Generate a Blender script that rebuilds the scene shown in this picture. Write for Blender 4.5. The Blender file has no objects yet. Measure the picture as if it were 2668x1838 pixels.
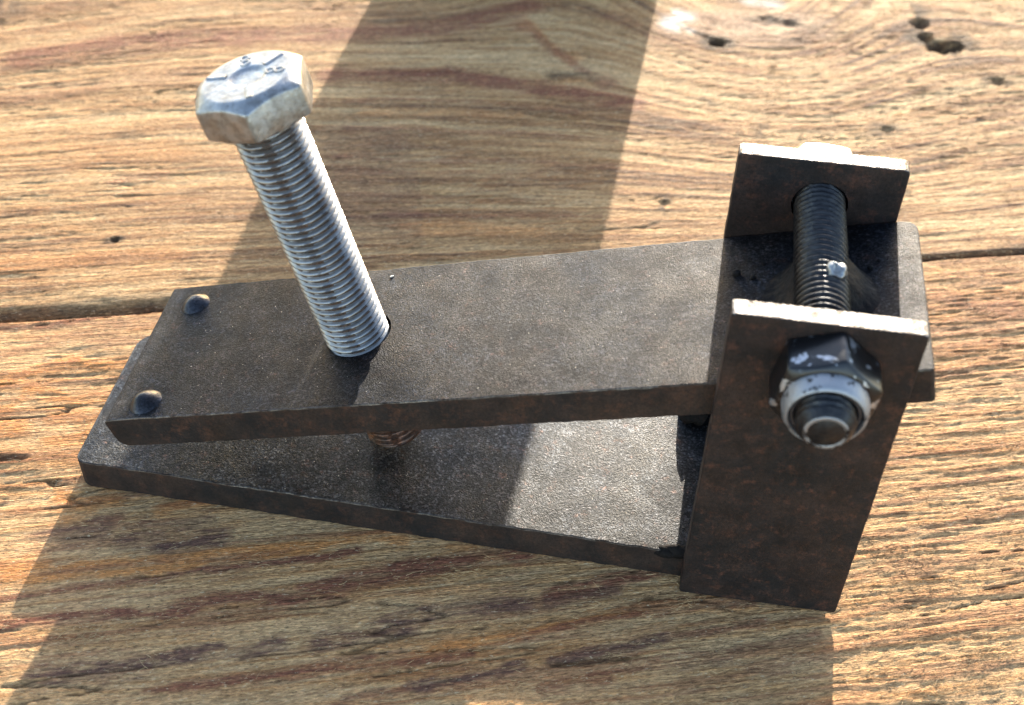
import bpy, bmesh, math
import numpy as np
from mathutils import Vector, Matrix

# ------------------------------------------------------------------ camera, sky, sun, exposure
SC = bpy.context.scene
COL = SC.collection
MM = 0.001
CAM_POS = np.array([132.816, -194.288, 262.617])          # millimetres
CAM_ROT = (math.radians(45.403), math.radians(-2.506), math.radians(8.838))
FPX = 3314.3                                               # focal length in photo pixels (photo 2668 x 1838)
cd = bpy.data.cameras.new('camera'); cam = bpy.data.objects.new('camera', cd); COL.objects.link(cam)
cam.location = CAM_POS * MM; cam.rotation_euler = CAM_ROT
cd.sensor_width = 36; cd.lens = 36 * FPX / 2668; cd.clip_start = 0.005; cd.clip_end = 1000
cd.dof.use_dof = True; cd.dof.focus_distance = 0.325; cd.dof.aperture_fstop = 17
SC.camera = cam

SUN_TO = Vector((0.033, 1.0, 0.236)).normalized()          # towards the sun: low, behind the tool
elev = math.asin(SUN_TO.z); azim = math.atan2(SUN_TO.x, SUN_TO.y)
w = bpy.data.worlds.new('World'); SC.world = w; w.use_nodes = True
wn = w.node_tree.nodes; sky = wn.new('ShaderNodeTexSky'); sky.sky_type = 'NISHITA'; sky.sun_disc = False
sky.sun_elevation = elev; sky.sun_rotation = azim; sky.air_density = 0.75; sky.dust_density = 0.7; sky.ozone_density = 0.1
w.cycles.sampling_method = 'MANUAL'; w.cycles.sample_map_resolution = 2048
w.node_tree.links.new(sky.outputs[0], wn['Background'].inputs[0]); wn['Background'].inputs[1].default_value = 0.15
sl = bpy.data.lights.new('sun', 'SUN'); sl.energy = 3.2; sl.angle = math.radians(0.5); sl.color = (1.0, 0.91, 0.77)
so = bpy.data.objects.new('sun', sl); COL.objects.link(so); so.rotation_euler = SUN_TO.to_track_quat('Z', 'Y').to_euler()
so.location = (0, 1, 0.5)
SC.view_settings.view_transform = 'Standard'; SC.view_settings.look = 'None'; SC.view_settings.gamma = 1
SC.view_settings.use_curve_mapping = False; SC.view_settings.exposure = 2.62
SC.cycles.use_denoising = True; SC.cycles.sample_clamp_indirect = 2.0; SC.cycles.max_bounces = 6; SC.cycles.blur_glossy = 1.0

# ------------------------------------------------------------------ helpers
rng = np.random.default_rng(7)
R3 = np.array(Matrix.Rotation(CAM_ROT[2], 3, 'Z') @ Matrix.Rotation(CAM_ROT[1], 3, 'Y') @ Matrix.Rotation(CAM_ROT[0], 3, 'X'))
G0 = np.array([-47.0, 54.5]); TH = math.radians(17.37)      # where the joint between the boards runs
def wood_point(px, z=0.0):                                   # photo pixel -> point on the boards
    d = R3 @ np.array([(px[0] - 1334) / FPX, -(px[1] - 919) / FPX, -1.0])
    return CAM_POS + d * ((z - CAM_POS[2]) / d[2])
def gh(px):
    p = wood_point(px)[:2] - G0
    return np.array([p[0] * math.cos(TH) + p[1] * math.sin(TH), -p[0] * math.sin(TH) + p[1] * math.cos(TH)])

def vnoise(x, y, seed=0):
    r = np.random.default_rng(seed).random((512, 512))
    xi = np.floor(x).astype(int); yi = np.floor(y).astype(int); fx = x - xi; fy = y - yi
    fx = fx * fx * fx * (fx * (fx * 6 - 15) + 10); fy = fy * fy * fy * (fy * (fy * 6 - 15) + 10)
    a = r[xi % 512, yi % 512]; b = r[(xi + 1) % 512, yi % 512]; c = r[xi % 512, (yi + 1) % 512]; d = r[(xi + 1) % 512, (yi + 1) % 512]
    return (a * (1 - fx) + b * fx) * (1 - fy) + (c * (1 - fx) + d * fx) * fy
def fbm(x, y, seed=0, o=4, gain=0.5):
    s = 0; a = 1; t = 0
    for i in range(o):
        s = s + a * vnoise(x * 2 ** i + 17 * i, y * 2 ** i + 31 * i, seed + i); t += a; a *= gain
    return s / t
def sstep(a, b, x):
    t = np.clip((x - a) / (b - a), 0, 1); return t * t * (3 - 2 * t)

def obj(name, verts, faces, mats, parent=None, origin=(0, 0, 0), midx=None, smooth=True, sharp=40, attrs=None):
    v = (np.asarray(verts, dtype=np.float64) - np.asarray(origin)) * MM
    me = bpy.data.meshes.new(name)
    if isinstance(faces, np.ndarray) and faces.ndim == 2:
        n = faces.shape[1]
        me.vertices.add(len(v)); me.vertices.foreach_set('co', v.astype(np.float32).ravel())
        me.loops.add(faces.size); me.loops.foreach_set('vertex_index', faces.astype(np.int32).ravel())
        me.polygons.add(len(faces)); me.polygons.foreach_set('loop_start', np.arange(0, faces.size, n, dtype=np.int32))
        me.update(calc_edges=True)
    else:
        me.from_pydata(v.tolist(), [], faces)
    for m in (mats if isinstance(mats, (list, tuple)) else [mats]): me.materials.append(m)
    if midx is not None: me.polygons.foreach_set('material_index', np.asarray(midx, dtype=np.int32))
    if attrs:
        for k, a in attrs.items():
            at = me.attributes.new(k, 'FLOAT', 'POINT'); at.data.foreach_set('value', a.astype(np.float32))
    if smooth:
        me.polygons.foreach_set('use_smooth', [True] * len(me.polygons))
        if sharp: me.set_sharp_from_angle(angle=math.radians(sharp))
    me.validate()
    o = bpy.data.objects.new(name, me); COL.objects.link(o)
    if parent: o.parent = parent
    return o
def tag(o, label=None, cat=None, group=None, kind=None):
    for k, x in (('label', label), ('category', cat), ('group', group), ('kind', kind)):
        if x: o[k] = x
    return o
def fix_normals(o):
    bm = bmesh.new(); bm.from_mesh(o.data); bmesh.ops.recalc_face_normals(bm, faces=bm.faces); bm.to_mesh(o.data); bm.free()
def cut(o, cutter):
    md = o.modifiers.new('cut', 'BOOLEAN'); md.operation = 'DIFFERENCE'; md.solver = 'EXACT'; md.object = cutter
    bpy.context.view_layer.update()
    me = bpy.data.meshes.new_from_object(o.evaluated_get(bpy.context.evaluated_depsgraph_get()))
    o.modifiers.clear(); old = o.data; o.data = me; bpy.data.meshes.remove(old)
    bpy.data.objects.remove(cutter, do_unlink=True)

# ------------------------------------------------------------------ materials
class NT:
    def __init__(self, name):
        self.m = bpy.data.materials.new(name); self.m.use_nodes = True; self.t = self.m.node_tree
        self.b = self.t.nodes['Principled BSDF']; self.tc = self.t.nodes.new('ShaderNodeTexCoord').outputs['Object']
    def link(self, a, b): self.t.links.new(a, b)
    def noise(self, scale, detail=4, rough=0.5, vec=None, sc=None, dist=0.0):
        n = self.t.nodes.new('ShaderNodeTexNoise'); n.inputs['Scale'].default_value = scale
        n.inputs['Detail'].default_value = detail; n.inputs['Roughness'].default_value = rough; n.inputs['Distortion'].default_value = dist
        src = vec or self.tc
        if sc:
            mp = self.t.nodes.new('ShaderNodeMapping'); mp.inputs['Scale'].default_value = sc; self.link(src, mp.inputs[0]); src = mp.outputs[0]
        self.link(src, n.inputs['Vector']); return n.outputs['Fac']
    def ramp(self, fac, stops):
        r = self.t.nodes.new('ShaderNodeValToRGB'); e = r.color_ramp.elements
        while len(e) < len(stops): e.new(0.5)
        for i, (p, c) in enumerate(stops):
            e[i].position = p; e[i].color = (c if hasattr(c, '__len__') else (c, c, c)) + ((1,) if not hasattr(c, '__len__') or len(c) == 3 else ())
        self.link(fac, r.inputs[0]); return r.outputs[0]
    def mix(self, fac, a, b, mode='MIX'):
        n = self.t.nodes.new('ShaderNodeMix'); n.data_type = 'RGBA'; n.blend_type = mode
        for x, i in ((fac, 0), (a, 6), (b, 7)):
            if hasattr(x, 'is_output'): self.link(x, n.inputs[i])
            elif i == 0: n.inputs[0].default_value = x
            else: n.inputs[i].default_value = tuple(x) + (1,)
        return n.outputs[2]
    def math(self, op, a, b=0.0, c=None):
        n = self.t.nodes.new('ShaderNodeMath'); n.operation = op
        for i, x in enumerate((a, b) if c is None else (a, b, c)):
            if hasattr(x, 'is_output'): self.link(x, n.inputs[i])
            else: n.inputs[i].default_value = x
        return n.outputs[0]
    def attr(self, name):
        n = self.t.nodes.new('ShaderNodeAttribute'); n.attribute_name = name; return n.outputs['Fac']
    def bump(self, h, dist, strength=1.0, nrm=None):
        n = self.t.nodes.new('ShaderNodeBump'); n.inputs['Distance'].default_value = dist; n.inputs['Strength'].default_value = strength
        self.link(h, n.inputs['Height'])
        if nrm: self.link(nrm, n.inputs['Normal'])
        return n.outputs[0]
    def out(self, color=None, rough=None, metal=None, nrm=None, spec=None):
        for k, x in (('Base Color', color), ('Roughness', rough), ('Metallic', metal), ('Normal', nrm), ('Specular IOR Level', spec)):
            if x is None: continue
            if hasattr(x, 'is_output'): self.link(x, self.b.inputs[k])
            else: self.b.inputs[k].default_value = (tuple(x) + (1,)) if k == 'Base Color' else x
        return self.m

def steel(name, dark, brown, rust, rust_at=(0.56, 0.68), rough=(0.42, 0.62), metal=0.75, bump=0.00022, grain=1300, lump=0.2, spec=None, cells=False):
    n = NT(name)
    c = n.mix(n.ramp(n.noise(55, 7, 0.62), [(0.40, 0.0), (0.60, 1.0)]), dark, brown)
    c = n.mix(n.ramp(n.noise(300, 9, 0.78), [(rust_at[0], 0.0), (rust_at[1], 1.0)]), c, rust)
    c = n.mix(1.0, c, n.ramp(n.noise(130, 8, 0.7), [(0.30, 0.5), (0.50, 1.0), (0.70, 1.5)]), 'MULTIPLY')
    c = n.mix(1.0, c, n.ramp(n.noise(1700, 4, 0.7), [(0.30, 0.45), (0.70, 1.6)]), 'MULTIPLY')
    if cells:
        v = n.t.nodes.new('ShaderNodeTexVoronoi'); v.inputs['Scale'].default_value = grain * 0.75; n.link(n.tc, v.inputs['Vector'])
        sp = n.t.nodes.new('ShaderNodeSeparateColor'); n.link(v.outputs['Color'], sp.inputs[0])
        c = n.mix(1.0, c, n.ramp(sp.outputs[0], [(0.0, 0.35), (0.55, 0.8), (0.80, 1.4), (1.0, 3.0)]), 'MULTIPLY')
    wear = n.noise(1.0, 4, 0.7, sc=(60, 900, 60)); c = n.mix(n.ramp(wear, [(0.66, 0.0), (0.74, 0.5)]), c, tuple(2.2 * x for x in dark))
    h = n.math('ADD', n.math('MULTIPLY', n.noise(grain, 2, 0.7), n.ramp(n.noise(70, 4, 0.6), [(0.35, 0.35), (0.65, 1.0)])), n.math('MULTIPLY', n.noise(420, 3, 0.6), lump))
    r = n.ramp(n.noise(170, 6, 0.65), [(0.3, rough[0]), (0.7, rough[1])])
    return n.out(c, r, metal, n.bump(h, bump), spec if spec is not None else (0.25 if metal < 0.7 else 0.5))

M_SCALE = steel('mill_scale', (0.0092, 0.0102, 0.0130), (0.0112, 0.0096, 0.0096), (0.027, 0.0135, 0.0095), (0.55, 0.70), (0.48, 0.64), 0.6, 0.00030, 3200, 0.04, 0.10, True)
M_BASE = steel('pale_mill_scale', (0.026, 0.028, 0.031), (0.0140, 0.0142, 0.0150), (0.040, 0.020, 0.014), (0.56, 0.67), (0.38, 0.52), 0.65, 0.00022, 2800, 0.06, None, True)
M_EDGE = steel('rusty_edge', (0.0085, 0.0060, 0.0048), (0.020, 0.0112, 0.0070), (0.045, 0.0185, 0.0095), (0.50, 0.70), (0.6, 0.85), 0.1, 0.00010, 2400)
M_BURR = steel('worn_bright_edge', (0.10, 0.088, 0.075), (0.05, 0.042, 0.036), (0.02, 0.014, 0.011), (0.46, 0.58), (0.3, 0.5), 0.8, 0.00010, 2400)
M_CHEEK = steel('rusty_plate', (0.0062, 0.0050, 0.0047), (0.0165, 0.0095, 0.0070), (0.052, 0.0205, 0.0120), (0.52, 0.68), (0.50, 0.72), 0.1, 0.00012, 2400)
M_GROUND = steel('ground_steel', (0.19, 0.178, 0.168), (0.13, 0.118, 0.11), (0.03, 0.023, 0.018), (0.50, 0.60), (0.42, 0.58), 0.95, 0.00055, 1700)
M_WELD = steel('weld_scale', (0.0060, 0.0052, 0.0050), (0.0070, 0.0052, 0.0042), (0.015, 0.008, 0.0055), (0.52, 0.70), (0.7, 0.85), 0.0, 0.00030, 900, 1.2, 0.10)
M_BUMP = steel('dark_glossy_weld', (0.030, 0.031, 0.036), (0.022, 0.020, 0.021), (0.045, 0.026, 0.018), (0.56, 0.72), (0.26, 0.38), 0.9, 0.00014, 1300, 1.0)

def zinc():
    n = NT('zinc_plated_steel')
    d = n.ramp(n.noise(420, 7, 0.7), [(0.44, 0.0), (0.66, 1.0)])
    c = n.mix(d, (0.58, 0.585, 0.59), (0.34, 0.325, 0.30))
    c = n.mix(n.ramp(n.noise(1500, 4, 0.7), [(0.63, 0.0), (0.72, 0.8)]), c, (0.06, 0.045, 0.035))
    r = n.ramp(n.noise(300, 5, 0.6), [(0.3, 0.24), (0.7, 0.46)])
    h = n.math('ADD', n.noise(900, 4, 0.6), n.noise(200, 3, 0.5))
    return n.out(c, r, 0.95, n.bump(h, 0.00007))
M_ZINC = zinc()
def headmat():
    n = NT('dull_zinc_head')
    c = n.mix(n.ramp(n.noise(330, 7, 0.7), [(0.42, 0.0), (0.66, 1.0)]), (0.27, 0.27, 0.268), (0.15, 0.142, 0.13))
    c = n.mix(n.ramp(n.noise(1300, 4, 0.7), [(0.60, 0.0), (0.70, 0.8)]), c, (0.05, 0.04, 0.03))
    h = n.math('ADD', n.noise(1100, 4, 0.6), n.noise(240, 4, 0.6))
    return n.out(c, n.ramp(n.noise(300, 5, 0.6), [(0.3, 0.30), (0.7, 0.50)]), 0.9, n.bump(h, 0.00010))
M_HEAD = headmat()
def threadmat():
    n = NT('bright_thread')
    c = n.mix(n.ramp(n.noise(120, 5, 0.6), [(0.42, 0.0), (0.68, 1.0)]), (0.215, 0.213, 0.208), (0.14, 0.135, 0.13))
    c = n.mix(n.ramp(n.noise(1900, 4, 0.7), [(0.62, 0.0), (0.70, 0.85)]), c, (0.05, 0.035, 0.028))
    return n.out(c, n.ramp(n.noise(500, 4), [(0.3, 0.30), (0.7, 0.46)]), 0.95, n.bump(n.noise(1500, 3), 0.00005))
M_THREAD = threadmat()
M_GRIME = steel('thread_grime', (0.05, 0.04, 0.033), (0.075, 0.045, 0.03), (0.12, 0.06, 0.035), (0.5, 0.7), (0.5, 0.7), 0.4, 0.00005, 1500)
def oily():
    n = NT('black_oiled_steel')
    c = n.mix(n.ramp(n.noise(500, 5, 0.6), [(0.4, 0.0), (0.7, 1.0)]), (0.011, 0.011, 0.013), (0.028, 0.027, 0.027))
    return n.out(c, n.ramp(n.noise(800, 4), [(0.3, 0.28), (0.7, 0.5)]), 0.7, n.bump(n.noise(1500, 3), 0.00010))
M_OILY = oily()
def nutmat():
    n = NT('worn_black_nut')
    wear = n.ramp(n.noise(210, 7, 0.62, dist=0.4), [(0.585, 0.0), (0.61, 1.0)])
    c = n.mix(wear, (0.007, 0.007, 0.008), (0.34, 0.35, 0.37))
    return n.out(c, n.mix(wear, (0.30, 0.30, 0.30), (0.45, 0.45, 0.45)), n.math('MULTIPLY_ADD', wear, 0.55, 0.4), n.bump(n.noise(700, 4), 0.00005))
M_NUT = nutmat()
def collarmat():
    n = NT('worn_silver_collar')
    c = n.mix(n.ramp(n.noise(260, 6, 0.65), [(0.53, 0.0), (0.58, 1.0)]), (0.24, 0.245, 0.255), (0.02, 0.017, 0.017))
    return n.out(c, 0.55, 0.9, n.bump(n.noise(900, 4), 0.00012))
M_COLLAR = collarmat()
def plain(name, c, r, mtl=0.0):
    n = NT(name); cc = n.mix(n.ramp(n.noise(700, 5, 0.6), [(0.35, 0.0), (0.7, 1.0)]), c, tuple(0.55 * x for x in c)); return n.out(cc, r, mtl, n.bump(n.noise(1200, 3), 0.00005))
M_NYLON = plain('dark_nylon_insert', (0.035, 0.03, 0.03), 0.4)
M_COPPER = steel('rusty_thread', (0.05, 0.034, 0.026), (0.06, 0.03, 0.018), (0.15, 0.06, 0.028), (0.46, 0.66), (0.3, 0.5), 0.7, 0.00008, 1500)

def woodmat():
    n = NT('weathered_pine')
    tone = n.attr('tone')
    fine = n.noise(1.0, 6, 0.65, sc=(90, 1500, 400))
    fine2 = n.noise(1.0, 4, 0.7, sc=(520, 2200, 800), dist=0.6)
    mid = n.noise(1.0, 5, 0.62, sc=(70, 620, 200))
    patch = n.noise(1.0, 5, 0.6, sc=(14, 70, 30))
    f = n.math('ADD', n.math('MULTIPLY', tone, 0.62), n.math('MULTIPLY', fine, 0.38))
    c = n.ramp(f, [(0.20, (0.50, 0.318, 0.150)), (0.38, (0.40, 0.225, 0.093)), (0.55, (0.25, 0.118, 0.046)), (0.74, (0.105, 0.048, 0.025))])
    c = n.mix(n.math('MULTIPLY', n.ramp(mid, [(0.46, 0.0), (0.62, 1.0)]), 0.38), c, (0.324, 0.22, 0.119))
    c = n.mix(n.math('MULTIPLY', n.ramp(patch, [(0.45, 0.0), (0.68, 1.0)]), 0.5), c, (0.297, 0.148, 0.0544))
    brk = n.ramp(n.noise(1.0, 5, 0.7, sc=(160, 900, 300)), [(0.34, 0.45), (0.50, 1.0)])
    for k, col in (('orange', (0.46, 0.185, 0.055)), ('red', (0.185, 0.066, 0.034)), ('purple', (0.130, 0.062, 0.040))):
        c = n.mix(n.math('MULTIPLY', n.attr(k), brk), c, col)
    c = n.mix(n.attr('knot'), c, n.mix(n.ramp(n.noise(140, 5, 0.6), [(0.4, 0.0), (0.62, 1.0)]), (0.40, 0.26, 0.155), (0.24, 0.13, 0.07)))
    c = n.mix(n.attr('bark'), c, (0.075, 0.042, 0.020))
    c = n.mix(n.attr('white'), c, (0.66, 0.58, 0.47))
    c = n.mix(1.0, c, n.ramp(fine2, [(0.30, 0.36), (0.50, 0.95), (0.70, 1.75)]), 'MULTIPLY')
    c = n.mix(n.ramp(n.noise(900, 3, 0.5), [(0.68, 0.0), (0.75, 0.7)]), c, (0.05, 0.035, 0.025))
    fleck = n.noise(1.0, 3, 0.6, sc=(700, 1900, 900), dist=0.4)
    c = n.mix(n.ramp(fleck, [(0.62, 0.0), (0.70, 0.65)]), c, (0.62, 0.46, 0.27))
    c = n.mix(n.ramp(fleck, [(0.30, 0.7), (0.38, 0.0)]), c, (0.07, 0.04, 0.022))
    h = n.math('ADD', n.math('ADD', fine, n.math('MULTIPLY', mid, 1.2)), n.math('MULTIPLY', fine2, 0.8)); h = n.math('ADD', h, n.math('MULTIPLY', fleck, 0.7))
    return n.out(c, 0.8, 0.0, n.bump(h, 0.00085), 0.15)
M_WOOD = woodmat()
def fibremat():
    n = NT('wood_fibre'); c = n.mix(n.ramp(n.noise(120, 3), [(0.35, 0.0), (0.65, 1.0)]), (0.56, 0.38, 0.18), (0.36, 0.21, 0.09))
    return n.out(c, 0.6, 0.0)
M_FIBRE = fibremat()
M_PAINT = plain('red_paint', (0.33, 0.075, 0.045), 0.5)
M_DUST = plain('pale_dust', (0.62, 0.56, 0.46), 0.7)

# ------------------------------------------------------------------ the boards underneath
deck = bpy.data.objects.new('deck', None); COL.objects.link(deck)
deck.location = (G0[0] * MM, G0[1] * MM, 0); deck.rotation_euler = (0, 0, TH)
tag(deck, 'weathered pine boards with raised grain under the clamp', 'deck', kind='structure')

# how the grain of the far board bends round its knot: polylines of single rings, (g, h) in mm
RINGS = [[(-5, 145), (22, 153), (66, 154), (110, 154), (146, 157), (184, 168)],
 [(-2, 116), (42, 124), (108, 123), (128, 123), (148, 120), (168, 113), (187, 106), (206, 98), (225, 91), (246, 86), (269, 79), (305, 80), (345, 92)],
 [(-14, 108), (26, 103), (53, 101), (106, 90), (138, 86), (170, 80), (201, 73), (245, 65), (278, 62), (314, 68), (353, 77)],
 [(234, 129), (252, 117), (280, 112), (303, 115), (330, 128)], [(219, 111), (248, 101), (275, 96), (303, 96), (336, 104), (364, 118)],
 [(-22, 174), (6, 177)], [(-5, 43), (30, 42), (59, 41), (103, 35), (133, 37), (166, 34), (192, 32)], [(207, 43), (246, 35), (287, 36), (332, 40)]]
def basis(g, h):
    k1 = np.exp(-((g - 275) / 62) ** 2); k2 = np.exp(-((g - 275) / 120) ** 2); k3 = np.exp(-((g - 60) / 90) ** 2)
    H = h / 150
    return np.stack([k1 * H, k1 * H * H, k2 * H, k2 * H * H, k3 * H, k3 * H * H, H * np.tanh((g - 150) / 150), H * H * np.tanh((g - 150) / 150)], -1)
_rows = []; _rhs = []; NB = 8
for i, ln in enumerate(RINGS):
    a = np.array(ln, float); B = basis(a[:, 0], a[:, 1])
    _rows.append((B - B.mean(0))); _rhs.append(-(a[:, 1] - a[:, 1].mean()))
_rows.append(np.eye(NB) * 0.15); _rhs.append(np.zeros(NB))
RC = np.linalg.lstsq(np.concatenate(_rows), np.concatenate(_rhs), rcond=None)[0]
def ring_far(g, h):
    hh = np.clip(h, -5, 175); return h + basis(np.clip(g, -60, 400), hh) @ RC

# streaks of hard late wood and other coloured patches on the boards: photo pixels, half width mm, strength
STREAKS = [
 ('red', [(60, 150), (100, 147), (300, 108), (600, 95), (900, 88), (1135, 70), (1276, 42), (1370, 15)], 5.0, .75),
 ('red', [(860, 195), (1041, 193), (1182, 197), (1323, 216), (1464, 240), (1650, 268)], 3.6, .8),
 ('red', [(1370, 60), (1420, 110), (1490, 160), (1560, 210)], 5.0, .6), ('orange', [(1380, 60), (1440, 120), (1470, 150)], 4.0, .55),
 ('red', [(1600, 40), (1660, 60), (1700, 110)], 4, .35),
 ('red', [(0, 250), (120, 240), (330, 205), (520, 190)], 3.0, .35), ('red', [(0, 20), (200, -5)], 4, .3),
 ('red', [(300, 470), (340, 460), (420, 452)], 2.0, .5), ('red', [(880, 410), (1100, 415), (1300, 418), (1600, 432)], 1.2, .5),
 ('red', [(880, 445), (1100, 447), (1400, 452)], 1.0, .4), ('red', [(900, 330), (1135, 338), (1370, 346), (1605, 362)], 1.0, .45),
 ('red', [(900, 262), (1100, 258), (1300, 268), (1500, 290)], .9, .45), ('orange', [(950, 290), (1150, 290), (1350, 300)], 1.5, .3),
 ('red', [(1000, 560), (1300, 562), (1560, 560)], .9, .5), ('orange', [(1050, 590), (1400, 600)], 2.5, .4),
 ('orange', [(0, 690), (200, 680), (420, 670)], 5.0, .28), ('orange', [(0, 400), (250, 395), (450, 400)], 5.0, .2),
 # near board
 ('red', [(0, 852), (60, 848), (141, 840), (282, 822), (420, 800)], 1.3, .7),
 ('orange', [(-20, 1010), (30, 988), (63, 979), (125, 954), (188, 939), (250, 946), (340, 948)], 1.9, .85),
 ('red', [(40, 983), (130, 950), (200, 936)], .7, .5), ('red', [(0, 920), (80, 905), (180, 880), (300, 870)], 1.1, .4),
 ('orange', [(0, 1075), (31, 1063), (60, 1030), (94, 1019), (188, 1041), (290, 1035)], 2.2, .8),
 ('orange', [(160, 1080), (200, 1090), (260, 1090)], 3.4, .7), ('orange', [(150, 1140), (180, 1150), (230, 1140)], 3.2, .7), ('orange', [(-20, 1100), (10, 1110), (30, 1112)], 3.5, .8),
 ('orange', [(-20, 1490), (0, 1488), (16, 1485), (50, 1480), (90, 1478)], 2.6, .85),
 ('orange', [(86, 1508), (259, 1478), (431, 1469), (603, 1447), (776, 1430), (900, 1404)], 2.0, .95),
 ('red', [(0, 1562), (65, 1547), (345, 1512), (603, 1478), (819, 1452), (930, 1436)], .8, .85),
 ('red', [(0, 1620), (100, 1612), (172, 1607), (302, 1598), (431, 1603), (539, 1564), (625, 1551), (733, 1564), (900, 1514), (960, 1500)], 1.6, .85),
 ('purple', [(108, 1753), (237, 1753), (358, 1732)], 2.6, .85), ('purple', [(431, 1715), (560, 1697), (660, 1700), (720, 1680)], 1.7, .8),
 ('purple', [(110, 1400), (200, 1390), (260, 1378)], 2.3, .6), ('red', [(140, 1382), (215, 1372), (300, 1352)], 1.4, .6),
 ('purple', [(340, 1402), (431, 1417), (500, 1405), (560, 1396)], 2.6, .8), ('purple', [(380, 1365), (470, 1372), (540, 1350)], 1.4, .6),
 ('orange', [(170, 1300), (215, 1308), (290, 1296)], 2.4, .85), ('orange', [(165, 1345), (205, 1340), (235, 1335)], 1.6, .7), ('orange', [(431, 1322), (480, 1318), (530, 1312)], 1.9, .8),
 ('red', [(100, 1440), (200, 1425), (290, 1415)], .8, .4),
 ('red', [(388, 1801), (560, 1779), (776, 1754), (900, 1736), (960, 1722)], 1.3, .8), ('orange', [(740, 1762), (850, 1745), (940, 1730)], .9, .6),
 ('red', [(800, 1540), (900, 1518), (1055, 1483), (1152, 1467), (1250, 1452), (1358, 1444)], 2.1, .92),
 ('orange', [(900, 1408), (960, 1398), (1040, 1405)], 1.8, .7), ('orange', [(1170, 1428), (1230, 1428)], 1.0, .6), ('orange', [(900, 1565), (1080, 1548), (1260, 1530)], .9, .45),
 ('purple', [(1114, 1592), (1211, 1576), (1366, 1572)], 1.7, .8), ('red', [(1436, 1557), (1521, 1533), (1638, 1506), (1700, 1490)], 1.9, .8),
 ('purple', [(1430, 1572), (1530, 1552), (1600, 1540)], 1.2, .6),
 ('orange', [(1086, 1708), (1150, 1692), (1211, 1677), (1347, 1662)], 1.15, .95), ('orange', [(1380, 1652), (1444, 1631), (1560, 1603), (1669, 1588)], 1.0, .95), ('red', [(1330, 1668), (1444, 1640), (1560, 1612), (1680, 1594)], .8, .7),
 ('orange', [(1690, 1572), (1747, 1566)], 1.0, .9), ('red', [(1050, 1730), (1150, 1712), (1230, 1700)], .8, .7),
 ('purple', [(840, 1672), (900, 1658), (1016, 1634), (1060, 1620)], 2.2, .85), ('purple', [(1080, 1790), (1172, 1774), (1288, 1751), (1347, 1732)], 1.5, .8),
 ('red', [(1100, 1798), (1200, 1782), (1300, 1760)], .9, .6),
 ('purple', [(1444, 1720), (1560, 1697), (1677, 1673), (1720, 1664)], 1.4, .75), ('red', [(1450, 1712), (1560, 1688)], .8, .5), ('red', [(1416, 1790), (1502, 1778), (1580, 1764)], 1.3, .75), ('red', [(1530, 1770), (1650, 1738), (1720, 1722)], .6, .6),
 ('red', [(900, 1742), (960, 1735), (1050, 1722)], 1.0, .6), ('red', [(870, 1830), (950, 1822), (1060, 1800)], .9, .6), ('purple', [(900, 1815), (1000, 1800)], .8, .5),
 ('red', [(1720, 1600), (1830, 1578), (1960, 1570)], 1.0, .6), ('red', [(1740, 1660), (1850, 1640), (1990, 1625)], 1.0, .6), ('red', [(1900, 1700), (2020, 1670), (2130, 1650)], .9, .6), ('red', [(1750, 1790), (1900, 1760), (2050, 1740)], .9, .55), ('purple', [(1780, 1740), (1900, 1720)], .9, .5),
 ('red', [(2440, 672), (2540, 668), (2680, 662)], 2.0, .45), ('red', [(2440, 760), (2500, 780), (2560, 800), (2640, 800)], 3.0, .5), ('red', [(2440, 860), (2520, 850), (2600, 850)], 2.6, .45),
 ('red', [(2380, 1265), (2480, 1255), (2668, 1235)], .8, .5), ('red', [(2290, 1390), (2450, 1370), (2668, 1330)], .9, .4), ('red', [(2230, 1500), (2450, 1470), (2668, 1430)], .8, .4), ('orange', [(2330, 1145), (2420, 1140), (2520, 1120)], 2.0, .35),
 ('red', [(2200, 1690), (2400, 1650), (2660, 1600)], .8, .4), ('red', [(2200, 1600), (2420, 1560), (2668, 1520)], .7, .35), ('red', [(2210, 1800), (2420, 1760), (2668, 1720)], .8, .4),
 ('bark', [(1455, 195), (1490, 196), (1530, 200)], 3.2, .7), ('orange', [(1470, 205), (1510, 206)], 2.0, .5),
 ('bark', [(2385, 25), (2400, 60), (2412, 90)], 4.0, .95), ('bark', [(2405, 95), (2440, 118), (2480, 125), (2495, 105)], 5.0, 1.0), ('bark', [(1858, 109), (1880, 110)], 3.4, 1.0),
 ('bark', [(1960, 50), (2040, 55), (2110, 72)], 2.5, .55), ('bark', [(2040, 110), (2075, 105)], 2.0, .5), ('red', [(1800, 90), (1900, 60), (2050, 90), (2150, 120)], 9, .25),
 ('white', [(1750, 15), (1762, 40), (1768, 60)], 4.5, .9), ('white', [(1775, 62), (1795, 80)], 1.6, .5), ('white', [(1960, 5), (2020, 10)], 2.5, .5),
 ('bark', [(1725, 515), (1733, 540)], 2.0, .75), ('bark', [(1840, 258), (1846, 262)], 1.5, .7), ('bark', [(1978, 325), (1984, 345)], 2.2, .6), ('bark', [(2295, 335), (2325, 335)], 3.2, .6), ('bark', [(2590, 205), (2610, 210)], 3.5, .6), ('bark', [(2640, 110), (2668, 112)], 3.5, .5),
 ('purple', [(905, 370), (925, 372), (960, 376)], 11, .33), ('purple', [(925, 470), (955, 472), (985, 476)], 11, .35), ('purple', [(930, 570), (960, 572), (990, 574)], 11, .33),  # broad faint darker patches on the far board behind the tall bolt
 ('bark', [(285, 628), (305, 622)], 1.6, .9), ('bark', [(0, 0), (20, 20), (5, 60)], 6, .55), ('bark', [(320, 355), (350, 352)], 2.4, .35), ('bark', [(250, 440), (330, 455)], 1.2, .3),
]
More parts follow.
